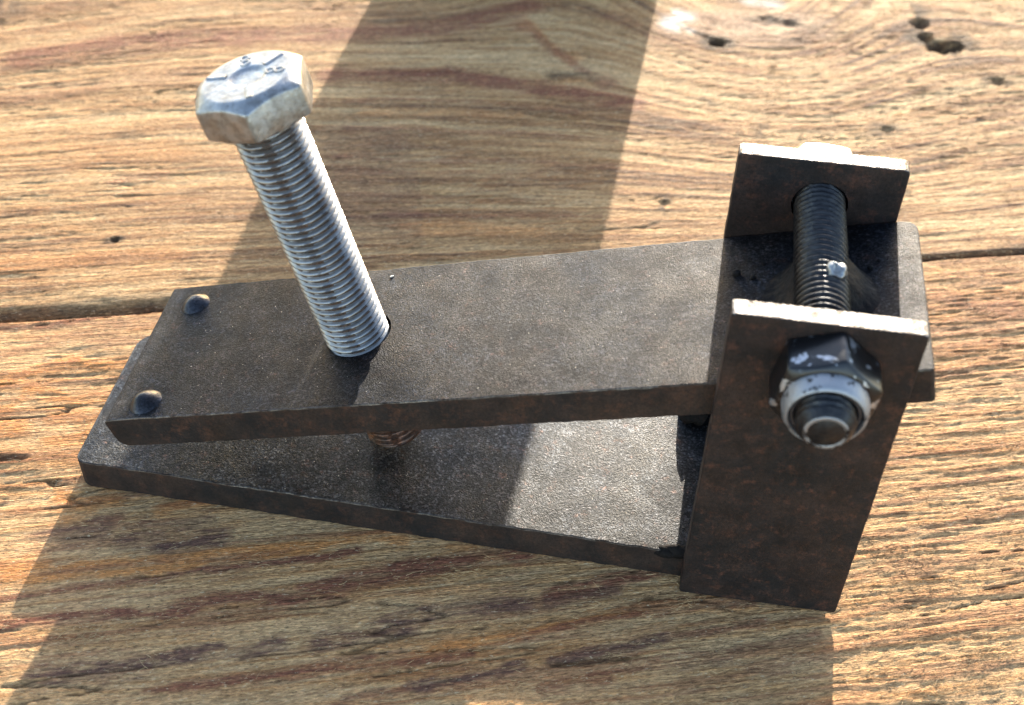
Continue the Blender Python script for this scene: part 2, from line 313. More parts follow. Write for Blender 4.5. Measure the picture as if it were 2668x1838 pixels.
PITS = [((2400, 60), 5, 3.0), ((2412, 95), 4, 2.2), ((2445, 120), 6, 3.4), ((2480, 118), 5.5, 3.0), ((1868, 110), 3.6, 3.5), ((2000, 55), 6, .8), ((2060, 62), 5, .8), ((300, 624), 1.8, 1.2), ((1730, 528), 2.0, .8), ((2310, 335), 3, .8), ((2600, 208), 3.5, 1.0)]

def board(name, h0, h1, side, fine=True):
    """one board: local x along the grain, local y across, top at z = 0"""
    if fine:
        g = np.concatenate([np.arange(-260, -60, 6.0), np.arange(-60, 415, 1.15), np.arange(415, 640, 6.0)])
        hs = np.arange(h0, h1, 0.42)
    else:
        g = np.arange(-260, 640, 6.0); hs = np.arange(h0, h1, 1.5)
    d0 = np.array([0.15, .35, .6, .9, 1.3, 1.8, 2.4, 3.1, 4, 5, 6.2, 7.5])
    hs = np.unique(np.concatenate([[h0, h1], h0 + d0, h1 - d0, hs[(hs > h0 + 8) & (hs < h1 - 8)]]))
    Gm, Hm = np.meshgrid(g, hs, indexing='ij'); sh = Gm.shape
    G = Gm.ravel(); H = Hm.ravel()
    near_lo, near_hi = H - h0, h1 - H
    wob = 2.2 * (fbm(G / 60, H / 18, 5, 3) - .5)
    if side == 'far': ph = ring_far(G, H) + wob
    else: ph = H + 5 * (fbm(G / 90, H / 40, 9, 3) - .5) + wob - 0.00006 * np.clip(G, -100, 500) ** 2 * .6
    # ring lines and raised grain
    ln = fbm(G / 70, ph / 2.3, 21, 2, .6); ln2 = fbm(G / 26, ph / .95, 41, 2, .6); ln3 = fbm(G / 9, ph / .55, 61, 2, .6)
    big = fbm(G / 110, ph / 12, 81, 3)
    tear = .55 * fbm(G / 4.2, H / .85, 91, 3, .75) + .45 * fbm(G / 17, (H + .06 * G) / .8, 95, 3, .7)
    rough_zone = sstep(.42, .62, fbm(G / 45, H / 22, 101, 3))
    if side == 'near': rough_zone = np.clip(rough_zone * .8 + sstep(140, 215, G) * .7, 0, 1)
    else: rough_zone = np.clip(rough_zone * .5 + sstep(240, 330, G) * .5 * sstep(10, 60, H), 0, 1)
    amp = 1.25 if side == 'near' else 1.0
    if side == 'far': amp = 1.0 + .7 * sstep(190, 270, G)
    tone = (.12 if side == 'near' else .37) + amp * (.75 * (ln - .5) + .65 * (ln2 - .5) + .5 * (big - .5) + .35 * (ln3 - .5) + .3 * (tear - .5))
    at = {k: np.zeros_like(G) for k in ('orange', 'red', 'purple', 'bark', 'white')}
    ragged = 2.6 * (fbm(G / 7, H / 1.5, 111, 4, .65) - .5) * 2
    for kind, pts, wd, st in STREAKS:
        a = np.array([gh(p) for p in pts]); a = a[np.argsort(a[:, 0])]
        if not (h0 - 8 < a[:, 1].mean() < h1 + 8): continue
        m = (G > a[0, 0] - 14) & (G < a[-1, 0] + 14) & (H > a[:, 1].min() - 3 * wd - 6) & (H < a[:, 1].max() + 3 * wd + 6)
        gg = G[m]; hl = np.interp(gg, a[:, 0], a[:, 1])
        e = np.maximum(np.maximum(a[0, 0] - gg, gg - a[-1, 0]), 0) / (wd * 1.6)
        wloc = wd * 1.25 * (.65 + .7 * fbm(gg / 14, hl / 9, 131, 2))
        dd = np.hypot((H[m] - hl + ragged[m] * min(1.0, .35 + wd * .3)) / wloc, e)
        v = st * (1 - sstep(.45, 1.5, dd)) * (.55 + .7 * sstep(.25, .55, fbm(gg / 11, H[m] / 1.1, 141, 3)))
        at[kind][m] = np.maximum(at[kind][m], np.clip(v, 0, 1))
    if side == 'near':
        auto = fbm(G / 34, ph / 1.9, 221, 3, .55); at['red'] = np.maximum(at['red'], .50 * sstep(.58, .69, auto)); at['orange'] = np.maximum(at['orange'], .40 * sstep(.56, .70, fbm(G / 30, ph / 3.0, 231, 3)))
    if side == 'near': at['orange'] = np.maximum(at['orange'], .14 + .14 * fbm(G / 22, H / 5, 241, 3))
    # the harder streaks stand smooth and proud, the soft wood between is torn
    hard = np.clip(at['orange'] + at['red'] * .8, 0, 1)
    z = -.10 - .48 * (1 - ln) * (.6 + .4 * rough_zone) - .22 * (1 - ln2) - (.35 + .9 * rough_zone) * (1 - hard * .8) * (1 - tear) - .25 * (1 - big)
    z += .42
    z = np.minimum(z, .12)
    cr = np.abs(fbm(G / 75, ph / 5.0, 211, 2, .4) - .5); cr = (1 - sstep(.004, .016, cr)) * sstep(.48, .6, fbm(G / 30, ph / 9, 215, 2))
    if side == 'far': cr = cr * .35
    z -= .9 * cr; at['bark'] = np.maximum(at['bark'], .35 * cr)
    for px, rad, dep in PITS:
        q = gh(px)
        if h0 < q[1] < h1:
            r = np.hypot((G - q[0]), (H - q[1])) / rad + .5 * (fbm(G / 3, H / 3, 151, 2) - .5)
            z -= dep * (1 - sstep(.35, 1.0, r))
    # rounded board edges along the joint
    for near, rr in ((near_lo, 1.2 + (5.5 * (1 - sstep(20, 200, G)) if side == 'far' and abs(h0) < 5 else 0) + 1.2 * fbm(G / 25, H * 0, 161, 3)), (near_hi, 1.0 + 1.2 * fbm(G / 18, H * 0, 171, 3))):
        q = np.clip(1 - near / rr, 0, 1); z -= rr * (1 - np.sqrt(np.clip(1 - q * q, 0, 1)))
    if side == 'far' and abs(h0) < 5:
        at['bark'] = np.maximum(at['bark'], .75 * (1 - sstep(1.5, 6.5 * (1 - .7 * sstep(20, 200, G)) + 3 * fbm(G / 9, H / 3, 181, 3), near_lo)) * (.4 + .8 * fbm(G / 6, H / 1.2, 185, 3)))
        kk = np.hypot((G - 272) / 42, (H - 148) / 16) + .5 * (fbm(G / 12, H / 6, 191, 3) - .5)
        at['knot'] = .75 * (1 - sstep(.55, 1.15, kk))
    else: at['knot'] = np.zeros_like(G)
    V = np.stack([G, H, z], 1)
    nx, ny = sh; idx = np.arange(nx * ny).reshape(nx, ny)
    F = np.stack([idx[:-1, :-1], idx[1:, :-1], idx[1:, 1:], idx[:-1, 1:]], -1).reshape(-1, 4)
    # closed underside
    ring = np.concatenate([idx[:, 0], idx[-1, 1:], idx[-2::-1, -1], idx[0, -2:0:-1]])
    low = V[ring].copy(); low[:, 2] = -24; b = len(V) + np.arange(len(ring))
    S = np.stack([ring, b, np.roll(b, -1), np.roll(ring, -1)], -1)
    c0 = len(V) + len(ring); V = np.concatenate([V, low])
    for k in at: at[k] = np.concatenate([at[k], at[k][ring]])
    at['tone'] = np.concatenate([tone, tone[ring]])
    # bottom as a strip between opposite long sides
    bl = b[:nx]; br = b[nx - 1 + ny - 1: nx - 1 + ny - 1 + nx][::-1]
    Bt = np.stack([bl[:-1], br[:-1], br[1:], bl[1:]], -1)
    F = np.concatenate([F, S[:, ::-1], Bt[:, ::-1]])
    o = obj(name, V, F, M_WOOD, deck, smooth=True, sharp=None, attrs=at)
    o['label'] = {'near': 'rough board with orange and dark red streaks under the clamp', 'far': 'board with a knot and fine raised grain behind the joint'}[side] if fine else None or 'plain outer board'
    return o
board('plank', -186.0, -0.35, 'near')
board('plank', 0.6, 205.0, 'far')
board('plank', 207.0, 420.0, 'far', fine=False)
board('plank', -400.0, -188.0, 'near', fine=False)

# loose torn fibres and fuzz on the boards: uncountable
def fibres():
    n = 14000; V = []; F = []
    g = rng.uniform(-40, 380, n * 3); h = rng.uniform(-170, 180, n * 3)
    dens = np.where(h < 0, .35 + .65 * sstep(120, 210, g), .12 + .25 * sstep(230, 330, g))
    dens *= sstep(.35, .6, fbm(g / 9 + 50, h / 6 + 50, 201, 2)) * 1.3
    k = rng.random(n * 3) < dens; g = g[k][:n]; h = h[k][:n]
    tufts = [((250, 1650), 60, 9), ((215, 1660), 50, 6), ((2100, 1400), 50, 7), ((2300, 1410), 60, 8), ((2360, 1460), 60, 8), ((2420, 1520), 60, 9), ((1290, 1822), 90, 10), ((1350, 1818), 70, 8), ((2330, 1620), 50, 8), ((2560, 1480), 60, 9), ((2560, 1700), 60, 9), ((2420, 1780), 50, 8), ((2250, 1200), 40, 5), ((1180, 1500), 30, 5), ((1790, 1560), 40, 6)]
    for px, m, sp in tufts:
        q = gh(px); g = np.concatenate([g, q[0] + rng.normal(0, sp * .6, m)]); h = np.concatenate([h, q[1] + rng.normal(0, sp * .25, m)])
    S = 5
    for i in range(len(g)):
        L = rng.gamma(1.7, .6) + .5; a = rng.normal(0, .25) if rng.random() < .85 else rng.uniform(-1.3, 1.3); a += math.pi * (rng.random() < .5)
        cv = rng.normal(0, .55) / max(L, 1); lift = abs(rng.normal(0, .28)) * min(L / 2.5, 1.4); r = rng.uniform(.03, .07)
        x, y = g[i], h[i]; base = len(V)
        for s in range(S):
            t = s / (S - 1); zz = .05 + lift * math.sin(t * math.pi * rng.uniform(.75, 1.0)); rr = r * (1 - .75 * t)
            dx, dy = math.cos(a), math.sin(a)
            V += [(x - dy * rr, y + dx * rr, zz - rr), (x + dy * rr, y - dx * rr, zz - rr), (x, y, zz + rr)]
            x += dx * L / (S - 1); y += dy * L / (S - 1); a += cv * L / (S - 1)
            if s:
                p = base + 3 * (s - 1); q = p + 3
                for e in range(3): F.append((p + e, p + (e + 1) % 3, q + (e + 1) % 3, q + e))
    o = obj('torn_wood_fibres', V, np.array(F), M_FIBRE, deck, smooth=True, sharp=None)
    tag(o, 'fine pale wood fibres torn up from the boards', kind='stuff')
fibres()

# ------------------------------------------------------------------ added out-of-frame board, outline shaped to cast the broad shadow
def shade_board():
    yb = 352.0; te = SUN_TO.z / SUN_TO.y; dr = SUN_TO.x / SUN_TO.y
    left = [(8.4, yb), (8.3, 290), (6.3, 97), (9.5, 0), (14.0, -74), (15.6, -100), (17, -215), (19, -1250)]
    right = [(120.8, yb), (120.7, 290), (120, 120), (113.6, -5), (112.4, -46), (108, -50), (64, -64), (62.2, -130), (60, -169), (59, -215), (56, -1250)]
    pts = [(x + dr * yb, (yb - l) * te) for x, l in left] + [(x + dr * yb, (yb - l) * te) for x, l in right[::-1]]
    n = len(pts); V = [(x, yb, z) for x, z in pts] + [(x, yb + 19, z) for x, z in pts]
    F = [tuple(range(n)), tuple(range(2 * n - 1, n - 1, -1))] + [(i, i + n, (i + 1) % n + n, (i + 1) % n) for i in range(n)]
    o = obj('added_shade_board', V, F, M_EDGE2, None, smooth=False); fix_normals(o)
    tag(o, 'added unseen board behind the clamp, shaped to cast the broad shadow', 'board')
M_EDGE2 = plain('shade_board_brown', (0.22, 0.14, 0.08), 0.7)
shade_board()

# ------------------------------------------------------------------ the clamp
ROOT = np.array([97.0, 25.0, 0.0])
clamp = bpy.data.objects.new('hinged_clamp', None); COL.objects.link(clamp); clamp.location = ROOT * MM
tag(clamp, 'home-made rusty steel bar clamp with a tall silver hex bolt, lying on pine boards', 'clamp')
T = 9.47; WID = 49.9; XL, ZL, ANG = 11.65, 27.45, math.radians(16.42); LU, TU = 194.1, 9.51
U = np.array([math.cos(ANG), 0, math.sin(ANG)]); N = np.array([-math.sin(ANG), 0, math.cos(ANG)]); B0 = np.array([XL, 0, ZL])
def barp(s, y, d): return B0 + np.multiply.outer(s, U) + np.multiply.outer(d, N) + np.multiply.outer(y, np.array([0, 1.0, 0]))
X1, X2, HT, CT, WF = 155.78, 194.29, 94.07, 4.51, 49.95; CTILT = math.radians(1.435)
HX, HZ = 175.3, 82.4                                     # hinge bolt axis (runs along y)

def part(name, V, F, mats, parent=clamp, **k):
    o = obj(name, V, F, mats, parent, origin=ROOT, **k); return o
def loft(sections):
    """closed loft of equal-length rings (list of (n,3) arrays), capped"""
    n = len(sections[0]); m = len(sections); V = np.concatenate(sections)
    F = [(i * n + j, i * n + (j + 1) % n, (i + 1) * n + (j + 1) % n, (i + 1) * n + j) for i in range(m - 1) for j in range(n)]
    F += [tuple(range(n - 1, -1, -1)), tuple(range((m - 1) * n, m * n))]
    return V, F
def rrect(a0, a1, b0, b1, r, k=3, ja=None):
    P = []
    for ca, cb, t0 in ((a1 - r, b1 - r, 0), (a0 + r, b1 - r, 90), (a0 + r, b0 + r, 180), (a1 - r, b0 + r, 270)):
        for i in range(k):
            t = math.radians(t0 + 90 * i / (k - 1)); P.append((ca + r * math.cos(t), cb + r * math.sin(t)))
    return np.array(P)
def bar_sections(stations, lo, hi, zb, zt, r, jit, seed, flat=.12):
    out = []
    for s in stations:
        P = rrect(lo(s), hi(s), zb(s), zt(s), min(r, (zt(s) - zb(s)) * .45))
        for c in range(4):                                  # the worn edges wander a little
            jn = np.array([vnoise(np.array([s * f + 91 * c]), np.array([seed * 7.3 + c]), seed)[0] - .5 for f in (.35, .9)])
            jm = np.array([vnoise(np.array([s * f + 57 * c]), np.array([seed * 3.3 + c]), seed + 5)[0] - .5 for f in (.4, 1.1)])
            P[c * 3:c * 3 + 3] += jit * np.array([jn @ (1, .6), flat * (jm @ (1, .6))])
        out.append(P)
    return out
def by_normal(o, fn):
    o.data.polygons.foreach_set('material_index', [fn(p.normal) for p in o.data.polygons])

# base bar
def corner(s, r): return r - math.sqrt(max(r * r - (r - s) ** 2, 0)) if s < r else 0
st = np.unique(np.concatenate([[0, .3, .8, 1.5, 2.3, 3.2, 4.0, 4.9, 5.8, 6.7, 7.5], np.linspace(8.5, 193.2, 176)]))
secs = bar_sections(st, lambda s: corner(s, 3.2), lambda s: WID - corner(s, 7.5), lambda s: 0.05 + .8 * corner(s, 1.2), lambda s: T - .5 * corner(s, 1.0), .32, .26, 3)
V, F = loft([np.stack([np.full(len(P), s), P[:, 0], P[:, 1]], 1) for s, P in zip(st, secs)])
base = part('base_bar', V, F, [M_BASE, M_EDGE, M_BURR], sharp=14); fix_normals(base); by_normal(base, lambda n: 0 if n.z > .985 else (2 if n.z > .35 and n.y < 0 else 1))
base['label'] = 'flat bottom bar of the clamp resting on the boards'

# upper bar, hinged
def ub(s): return -TU + 1.25 * corner(s, 2.6)
st = np.unique(np.concatenate([[0, .25, .6, 1.1, 1.7, 2.4, 3.2, 4, 4.6], np.linspace(5.5, 190, 190), [191.2, 192.3, 193.2, 193.8, LU]]))
secs = bar_sections(st, lambda s: -.12 + corner(LU - s, 2.0) * .6, lambda s: 49.5 - corner(LU - s, 3.6), ub, lambda s: -.35 * corner(s, 1.6) - .3 * corner(LU - s, 1.2), .30, .30, 11)
V, F = loft([barp(np.full(len(P), s), P[:, 0], P[:, 1]) for s, P in zip(st, secs)])
upper = part('upper_bar', V, F, [M_SCALE, M_EDGE, M_BURR]); fix_normals(upper)
upper['label'] = 'sloping hinged top bar with two round bumps at its free end'

S0, Y0 = 60.6, 25.0                                       # tall bolt position on the upper bar
def cyl(name, c0, axis, r0, r1, length, e1, e2, n=64):
    V = []
    for k, (l, r) in enumerate(((0, r0), (length, r1))):
        for i in range(n):
            t = 2 * math.pi * i / n; V.append(c0 + axis * l + e1 * r * math.cos(t) + e2 * r * math.sin(t))
    F = [(i, (i + 1) % n, (i + 1) % n + n, i + n) for i in range(n)] + [tuple(range(n - 1, -1, -1)), tuple(range(n, 2 * n))]
    return V, F
YV = np.array([0, 1.0, 0]); XV = np.array([1.0, 0, 0]); ZV = np.array([0, 0, 1.0])
V, F = cyl('c', barp(S0 + .35, Y0, -20), N, 8.35, 8.35, 40, U, YV); ct = part('cutter', V, F, M_EDGE); fix_normals(ct); cut(upper, ct)
nrm = Vector(N); by_normal(upper, lambda n: 0 if n.dot(nrm) > .985 else (2 if n.dot(nrm) > .35 and n.y < -.1 else (0 if n.dot(nrm) > .5 else 1))); upper.data.set_sharp_from_angle(angle=math.radians(14))

# side plates
def cheek(y0, seed, label):
    st = np.unique(np.concatenate([[0.0, .3, .8], np.linspace(2, 92, 70), [93.2, 93.8, HT]]))
    secs = bar_sections(st, lambda z: X1 + corner(z, .8) + .7 * corner(HT - z, .9), lambda z: X2 - corner(z, .8) - corner(HT - z, 1.2), lambda z: y0 + .3 * corner(HT - z, .7), lambda z: y0 + CT - .3 * corner(HT - z, .7), .35, .16, seed)
    rings = []
    for z, P in zip(st, secs):
        dx = P[:, 0] - X1; dz = z - 50
        rings.append(np.stack([X1 + dx * math.cos(CTILT) - dz * math.sin(CTILT), P[:, 1], np.maximum(50 + dx * math.sin(CTILT) + dz * math.cos(CTILT), .03)], 1))
    V, F = loft(rings)
    o = part('side_plate', V, F, [M_CHEEK, M_GROUND]); fix_normals(o)
    V, F = cyl('c', np.array([HX, y0 - 5, HZ]), YV, 6.5, 6.5, 16, XV, ZV); ct = part('cutter', V, F, M_EDGE); fix_normals(ct); cut(o, ct)
    by_normal(o, lambda n: 1 if n.z > .75 else 0); o.data.set_sharp_from_angle(angle=math.radians(12)); o['label'] = label; return o
cheek(-CT - .02, 21, 'near upright plate carrying the lock nut'); cheek(WF + .02, 31, 'far upright plate carrying the hinge bolt head')

# threaded rods
def thread(c0, axis, e1, e2, r, depth, pitch, length, nth=72, k=8, tip=1.6, wear=.06, seed=1):
    prof = np.interp(np.arange(k) / k, [0, .10, .30, .62, .82, 1.0], [0, .35, 1, 1, .3, 0])
    nz = int(length / pitch * k) + 1; z = np.arange(nz) * pitch / k
    th = np.arange(nth) * 2 * math.pi / nth
    Z, TT = np.meshgrid(z, th, indexing='ij')
    phs = (Z / pitch - TT / (2 * math.pi)) % 1.0
    pr = np.interp(phs, [0, .05, .40, .60, .95, 1.0], [0, 0, 1, 1, 0, 0])
    Rr = r - depth * (1 - pr) + wear * (fbm(Z / 1.3, TT * 3 + seed * 9, seed, 3) - .5)
    lim = np.minimum(r - tip * .9 + Z * .9, r - .2 * tip + (length - Z) * .9) if tip else np.full_like(Z, r + 1)
    Rr = np.minimum(Rr, lim)
    V = c0 + Z[..., None] * axis + (Rr * np.cos(TT))[..., None] * e1 + (Rr * np.sin(TT))[..., None] * e2
    V = V.reshape(-1, 3); idx = np.arange(nz * nth).reshape(nz, nth); j = np.roll(idx, -1, 1)
    F = np.stack([idx[:-1], j[:-1], j[1:], idx[1:]], -1).reshape(-1, 4).tolist()
    F += [idx[0, ::-1].tolist(), idx[-1].tolist()]
    return V, F
TIP, UND, TOP = -34.5, 64.3, 73.4
V, F = thread(barp(S0, Y0, TIP), N, U, YV, 8.0, 1.0, 1.75, UND - TIP + .5, wear=.16, seed=3)
tall = part('clamping_bolt', V, F, [M_THREAD, M_COPPER, M_GRIME], sharp=50); fix_normals(tall); tall['label'] = 'tall silver bolt threaded through the upper bar'
zz = np.array([(np.array(p.center) / MM + ROOT - barp(S0, Y0, 0)) @ N for p in tall.data.polygons])
_ct = np.array([np.array(p.center) / MM + ROOT - barp(S0, Y0, 0) for p in tall.data.polygons]); _rad = np.hypot(_ct @ U, _ct[:, 1])
tall.data.polygons.foreach_set('material_index', np.where(zz < -9, 1, np.where((_rad < 7.22) & (zz < UND - 1), 2, 0)).astype(np.int32))

def lathe(c0, axis, e1, e2, prof, n=96):
    V = []; F = []
    for z, r in prof:
        for i in range(n):
            t = 2 * math.pi * i / n; V.append(c0 + axis * z + e1 * r * math.cos(t) + e2 * r * math.sin(t))
    for k in range(len(prof) - 1):
        for i in range(n): F.append((k * n + i, k * n + (i + 1) % n, (k + 1) * n + (i + 1) % n, (k + 1) * n + i))
    return V, F
def hexr(th, af, rot, soft=.012):
    a = np.stack([np.cos(th - math.radians(rot + 30 + 60 * k)) / (af / 2) for k in range(6)])
    m = (np.maximum(a, 1e-6) ** 40).sum(0) ** (1 / 40.0); return np.minimum(1 / m, af / math.sqrt(3) * .985)
def hexbody(c0, axis, e1, e2, af, rot, h, rf, inner, tan=.52, under=.35, top_fn=None, nth=180, bottom_inner=None):
    """hex prism from 0 to h along axis, chamfered at h"""
    th = np.arange(nth) * 2 * math.pi / nth; Rh = hexr(th, af, rot)
    rings = []
    def ring(r, z): rings.append((np.broadcast_to(r, th.shape), np.broadcast_to(z, th.shape)))
    ring(inner, 0); ring(af * .47, 0.0); ring(np.minimum(Rh, af * .5) * .99, .05); ring(Rh - .12, under * .5 * (Rh / (af * .5)) ** 4); ring(Rh, under * (Rh / (af * .5)) ** 4 + .25)
    zt = h - (Rh - rf) * tan
    ring(Rh, zt - .45); ring(Rh - .08, zt - .12); ring(Rh - .3, h - (Rh - .3 - rf) * tan)
    ring(rf + .3, h - .3 * tan); ring(rf - .1, h - .02)
    for q in (np.linspace(1, 0.02, 26)[1:] if top_fn else (.9, .5, .02)): ring((rf - .1) * q if top_fn or inner == 0 else max((rf - .1) * q, inner), h)
    V = []; 
    for r, z in rings:
        zz = z + (top_fn(r, th) if top_fn and np.allclose(z, h) else 0)
        V.append(c0 + np.multiply.outer(zz, axis) + np.multiply.outer(r * np.cos(th), e1) + np.multiply.outer(r * np.sin(th), e2))
    n = nth; m = len(V); V = np.concatenate(V)
    F = [(i * n + j, i * n + (j + 1) % n, (i + 1) * n + (j + 1) % n, (i + 1) * n + j) for i in range(m - 1) for j in range(n)]
    F += [tuple(range(n)), tuple(range((m - 1) * n, m * n))]
    return V, F
def head_top(r, th):                                     # dished, worn crown of the tall bolt's head
    x = r * np.cos(th); y = r * np.sin(th)
    return -.55 * (1 - sstep(3.2, 4.4, np.hypot(x - .2, y))) + .10 * (fbm(x / 2 + 9, y / 2 + 9, 301, 3) - .5)
HROT = 45
V, F = hexbody(barp(S0, Y0, UND), N, U, YV, 23.1, HROT, TOP - UND, 9.9, 0.0, tan=.6, under=.6, top_fn=head_top)
head = part('hex_head', V, F, M_HEAD, tall, sharp=28); fix_normals(head); head['label'] = 'hex head with worn raised markings'
V, F = lathe(barp(S0, Y0, UND), N, U, YV, [(.05, 9.4), (-.5, 9.2), (-.85, 8.7), (-1.0, 8.1), (-1.0, 7.2)]); o = part('paint_ring', V, F, M_PAINT, tall); fix_normals(o); o['label'] = 'red paint under the bolt head'
# raised strokes on the head: three radial lines and two worn figures
def stroke(pts, wd, ht):
    """rounded bar along a polyline in the head plane (s, y offsets from the axis)"""
    P = np.array(pts, float); V = []; F = []; d = np.gradient(P, axis=0); d /= np.linalg.norm(d, axis=1)[:, None]; nn = np.stack([-d[:, 1], d[:, 0]], 1)
    prof = [(-1, -.25), (-.75, .7), (-.3, 1), (.3, 1), (.75, .7), (1, -.25)]
    for i in range(len(P)):
        for a, b in prof:
            q = P[i] + nn[i] * a * wd / 2; V.append(barp(S0 + q[0], Y0 + q[1], TOP + b * ht))
    k = len(prof)
    for i in range(len(P) - 1):
        for j in range(k): F.append((i * k + j, i * k + (j + 1) % k, (i + 1) * k + (j + 1) % k, (i + 1) * k + j))
    F += [tuple(range(k)), tuple(range((len(P) - 1) * k, len(P) * k))]
    return V, F
def polar(a, r): return (r * math.cos(math.radians(a)), r * math.sin(math.radians(a)))
for a in (52, 172, 292):
    V, F = stroke([polar(a, 4.9), polar(a, 6.5), polar(a, 8.2), polar(a, 9.6)], 1.7, .26); o = part('head_mark', V, F, M_HEAD, tall); fix_normals(o)
def figure(cx, cy, rot, sc):
    cr, sr = math.cos(math.radians(rot)), math.sin(math.radians(rot)); V = []; F = []
    for oy in (-.95, .95):
        loop = [(math.cos(t) * .8, oy + math.sin(t) * .85) for t in np.linspace(0, 2 * math.pi, 17)]
        v, f = stroke([(cx + sc * (x * cr - y * sr), cy + sc * (x * sr + y * cr)) for x, y in loop], .7, .24)
        F += [tuple(i + len(V) for i in q) for q in f]; V += v
    o = part('head_mark', V, F, M_HEAD, tall); fix_normals(o)
figure(-2.4, 6.6, 20, 1.15); figure(6.3, 0.9, 265, 1.15)

# hinge bolt: welded to the upper bar, its head behind the far plate
V, F = thread(np.array([HX, -22.2, HZ]), YV, XV, ZV, 5.95, .95, 1.75, 22.2 + WF + CT + 1.0, nth=64, tip=1.7, wear=.16, seed=9)
hinge = part('hinge_bolt', V, F, M_OILY, sharp=50); fix_normals(hinge); hinge['label'] = 'black threaded hinge bolt welded across the upper bar'
V, F = hexbody(np.array([HX, WF + CT + .05, HZ]), YV, XV, ZV, 18.6, 0, 7.6, 8.6, 0.0)
o = part('hex_head', V, F, M_ZINC, hinge, sharp=28); fix_normals(o)
V, F = hexbody(np.array([HX, -CT - .06, HZ]), -YV, XV, ZV, 19.5, 21, 9.9, 8.7, 6.05, tan=.55)
nut = part('lock_nut', V, F, M_NUT, sharp=28); fix_normals(nut); nut['label'] = 'black lock nut worn to silver along its rim'
nc = np.array([HX, -CT, HZ])
V, F = lathe(nc, -YV, XV, ZV, [(7.8, 8.6), (9.0, 8.6), (11.2, 8.5), (12.6, 8.32), (13.3, 8.05), (13.7, 7.75), (13.8, 7.45), (13.6, 7.2), (13.1, 7.1), (11.5, 7.05), (8.0, 7.0)])
o = part('collar', V, F, M_COLLAR, nut, sharp=50); fix_normals(o)
V, F = lathe(nc, -YV, XV, ZV, [(9.0, 7.02), (12.7, 7.0), (13.0, 6.8), (13.05, 6.4), (12.8, 6.12), (9.0, 6.02)]); o = part('nylon_insert', V, F, M_NYLON, nut, sharp=50); fix_normals(o)
V, F = lathe(np.array([HX, -22.2, HZ]), -YV, XV, ZV, [(-.2, 4.5), (.06, 4.4), (.10, 4.2), (.10, 3.75), (.02, 3.6)]); o = part('end_ring', V, F, M_COLLAR, hinge, sharp=60); fix_normals(o)

# weld fillet between hinge bolt and upper bar (height over the bar)
sh = (HX - XL) / math.cos(ANG) + (HZ - (ZL + (HX - XL) * math.tan(ANG))) * math.sin(ANG); dh = (HZ - (ZL + (HX - XL) * math.tan(ANG))) * math.cos(ANG)
def weld_patch(name, sgn, ext, hmax, power, seed):
    ys = np.linspace(.3, 49, 130); qs = np.linspace(0, 1.08, 40); Y, Q = np.meshgrid(ys, qs, indexing='ij')
    E = ext(Y) * (.95 + .16 * (fbm(Y / 9, Y * 0, seed, 2) - .4)); Qc = np.minimum(Q, 1)
    S = sh + sgn * (3.4 + Q * E)
    D = hmax(Y) * (1 - sstep(0, 1, Qc)) ** power + 1.3 * (fbm(S / 3, Y / 2.4, seed + 7, 4, .6) - .45) * np.minimum(1, E / 4) * (1 - sstep(.8, 1, Q)) - .5 * sstep(.97, 1.08, Q) - .4 * (E < .7)
    V = barp(S.ravel(), Y.ravel(), D.ravel()); n, m = Y.shape; idx = np.arange(n * m).reshape(n, m)
    F = np.stack([idx[:-1, :-1], idx[1:, :-1], idx[1:, 1:], idx[:-1, 1:]], -1).reshape(-1, 4)
    o = part(name, V, F, M_WELD, upper, sharp=None)
    if sgn > 0: o.data.flip_normals()
    o['label'] = 'dark weld joining the hinge bolt to the bar'
weld_patch('weld', -1, lambda y: 10.5 * (1 - sstep(27, 45, y)) + .3, lambda y: 7.0 * (1 - sstep(31, 47, y)) + .1, 1.6, 401)
weld_patch('weld', 1, lambda y: 9.0 * (1 - sstep(25, 43, y)) * (.3 + .7 * sstep(10, 24, y)) + .3, lambda y: 9.6 * (1 - sstep(27, 42, y)) * sstep(8, 22, y) + .1, 1.05, 431)
def blob(name, c, rx, parent, mat, seed, up=N, e1=U, e2=YV, flat=.6, ny=.07, n=40, m=21):
    V = []; F = []
    for i in range(m):
        ph = math.pi * i / (m - 1)
        for j in range(n):
            t = 2 * math.pi * j / n; k = 1 + ny * 2 * (vnoise(np.array([ph * 2 + 5]), np.array([math.cos(t) * 2 + 9 + seed]), seed)[0] - .5)
            V.append(c + rx * k * (math.sin(ph) * (math.cos(t) * e1 + math.sin(t) * e2) + flat * math.cos(ph) * up))
    F = [(i * n + j, i * n + (j + 1) % n, (i + 1) * n + (j + 1) % n, (i + 1) * n + j) for i in range(m - 1) for j in range(n)]
    o = part(name, V, F, mat, parent, sharp=None); fix_normals(o); return o
def bump_dome(s, y, r, h, seed):
    pr = np.linspace(0, 1, 16); th = np.arange(40) * 2 * math.pi / 40; V = []; 
    for q in pr:
        rr = r * q * (1 + .07 * (vnoise(np.cos(th) * 1.5 + 7, np.sin(th) * 1.5 + seed, seed) - .5))
        d = h * (1 - q * q) ** 1.15 + (.35 * (1 - q) * (vnoise(np.cos(th) * q * 2 + 20, np.sin(th) * q * 2 + 20, seed) - .5)) - .12 * sstep(.92, 1, q)
        V.append(barp(s + rr * np.cos(th), y + rr * np.sin(th), d))
    V = np.concatenate(V); n = 40
    F = [(i * n + j, i * n + (j + 1) % n, (i + 1) * n + (j + 1) % n, (i + 1) * n + j) for i in range(15) for j in range(n)]
    o = part('weld_bump', V, F, M_BUMP, upper, sharp=None); fix_normals(o); o['label'] = 'round bump at the free end of the upper bar'
bump_dome(9.6, 42.0, 4.1, 2.3, 3); bump_dome(9.2, 5.6, 4.3, 2.5, 8)
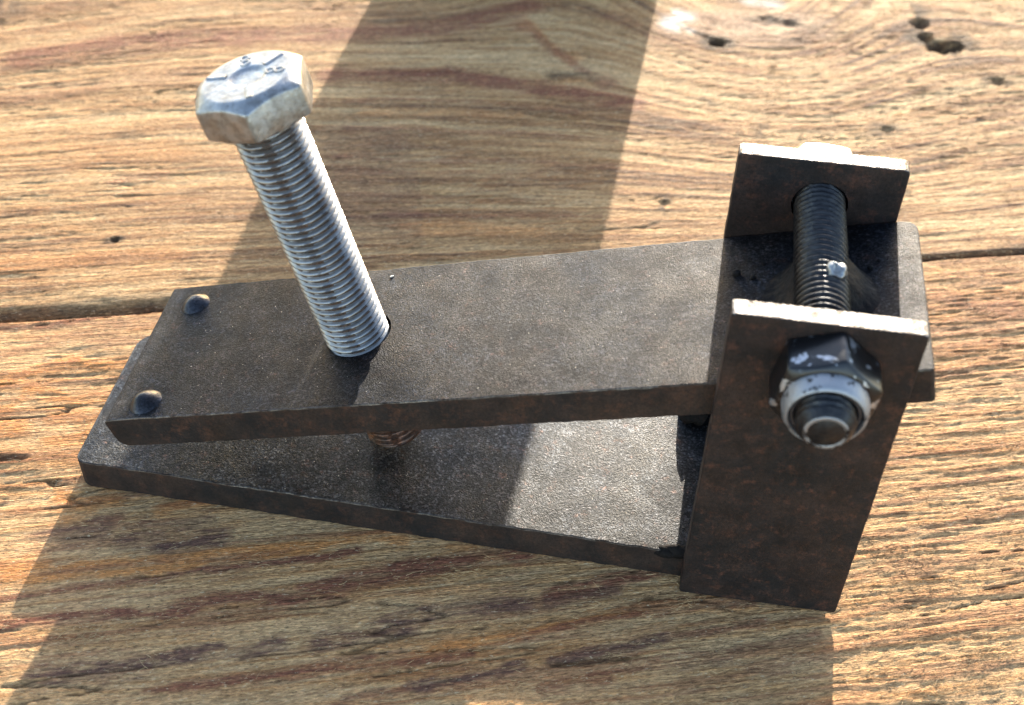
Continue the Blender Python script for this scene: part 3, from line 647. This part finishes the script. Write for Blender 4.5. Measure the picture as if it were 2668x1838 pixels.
def bar_at(px, d=0):                                      # photo pixel -> (s, y) on the upper bar's top face
    dr = R3 @ np.array([(px[0] - 1334) / FPX, -(px[1] - 919) / FPX, -1.0]); p0 = B0 + d * N
    p = CAM_POS + dr * (((p0 - CAM_POS) @ N) / (dr @ N)); return (p - B0) @ U, p[1]
for px, r, d in (((1919, 716), 1.0, .35), ((1962, 726), .7, .2), ((2062, 712), .5, .1), ((1990, 690), .45, .1), ((2268, 700), .7, .2), ((2290, 680), .45, .1), ((2262, 640), .5, .1)):
    s, y = bar_at(px); blob('spatter_bead', barp(s, y, d), r, upper, M_WELD, int(px[0]), flat=.9)
s, y = bar_at((2172, 640), 7.0); blob('spatter_bead', barp(s, y, 7.0), 1.55, upper, M_WELD, 77, flat=.95)
s, y = bar_at((2182, 706), 11.0); blob('weld_bead', barp(s - .4, y, 10.6), 2.5, upper, M_HEAD, 91, flat=.95, ny=.25)  # weld in the paler bolt-head metal, colour standing in for a sunlit glint
# small welds where the base bar meets the near plate
for c, r, f in ((np.array([152.8, .9, 8.3]), 3.0, .5), (np.array([155.2, 1.0, 8.6]), 2.6, .75)):
    blob('weld_bead', c, r, base, M_WELD, int(c[0] * 7), up=ZV, e1=XV * 1.3, e2=YV * .6, flat=f, ny=.1)
blob('weld_bead', np.array([156.5, 47.0, 11.0]), 4.0, base, M_WELD, 5, up=ZV, e1=XV, e2=YV, flat=.9, ny=.2)

# pale dust and wood chips lying on the clamp
def dust():
    V = []; F = []
    def chip(c, a, L, wd, e1, e2, up):
        d = math.cos(a) * e1 + math.sin(a) * e2; p = -math.sin(a) * e1 + math.cos(a) * e2; b = len(V)
        for z in (.02, wd * .6):
            for x, yy in ((-1, -1), (1, -.8), (1.1, .7), (-.9, 1)): V.append(c + d * x * L / 2 + p * yy * wd / 2 + up * z)
        F.extend([(b, b + 3, b + 2, b + 1), (b + 4, b + 5, b + 6, b + 7)] + [(b + i, b + (i + 1) % 4, b + 4 + (i + 1) % 4, b + 4 + i) for i in range(4)])
    for px, L, wd in (((1021, 722), .9, .45),):
        s, y = bar_at(px); chip(barp(s, y, 0), .3, L, wd, U, YV, N)
    for i in range(110):
        s, y = rng.uniform(12, 150), rng.uniform(1, 48); chip(barp(s, y, 0), rng.uniform(0, 6), rng.uniform(.1, .26), rng.uniform(.06, .14), U, YV, N)
    for i in range(90):
        chip(np.array([rng.uniform(3, 152), rng.uniform(.6, 20), T]), rng.uniform(0, 6), rng.uniform(.1, .28), rng.uniform(.06, .14), XV, YV, ZV)
    o = part('dust_specks', V, np.array(F), M_DUST, clamp, smooth=False); tag(o, 'pale dust and wood specks on the clamp', kind='stuff')
dust()
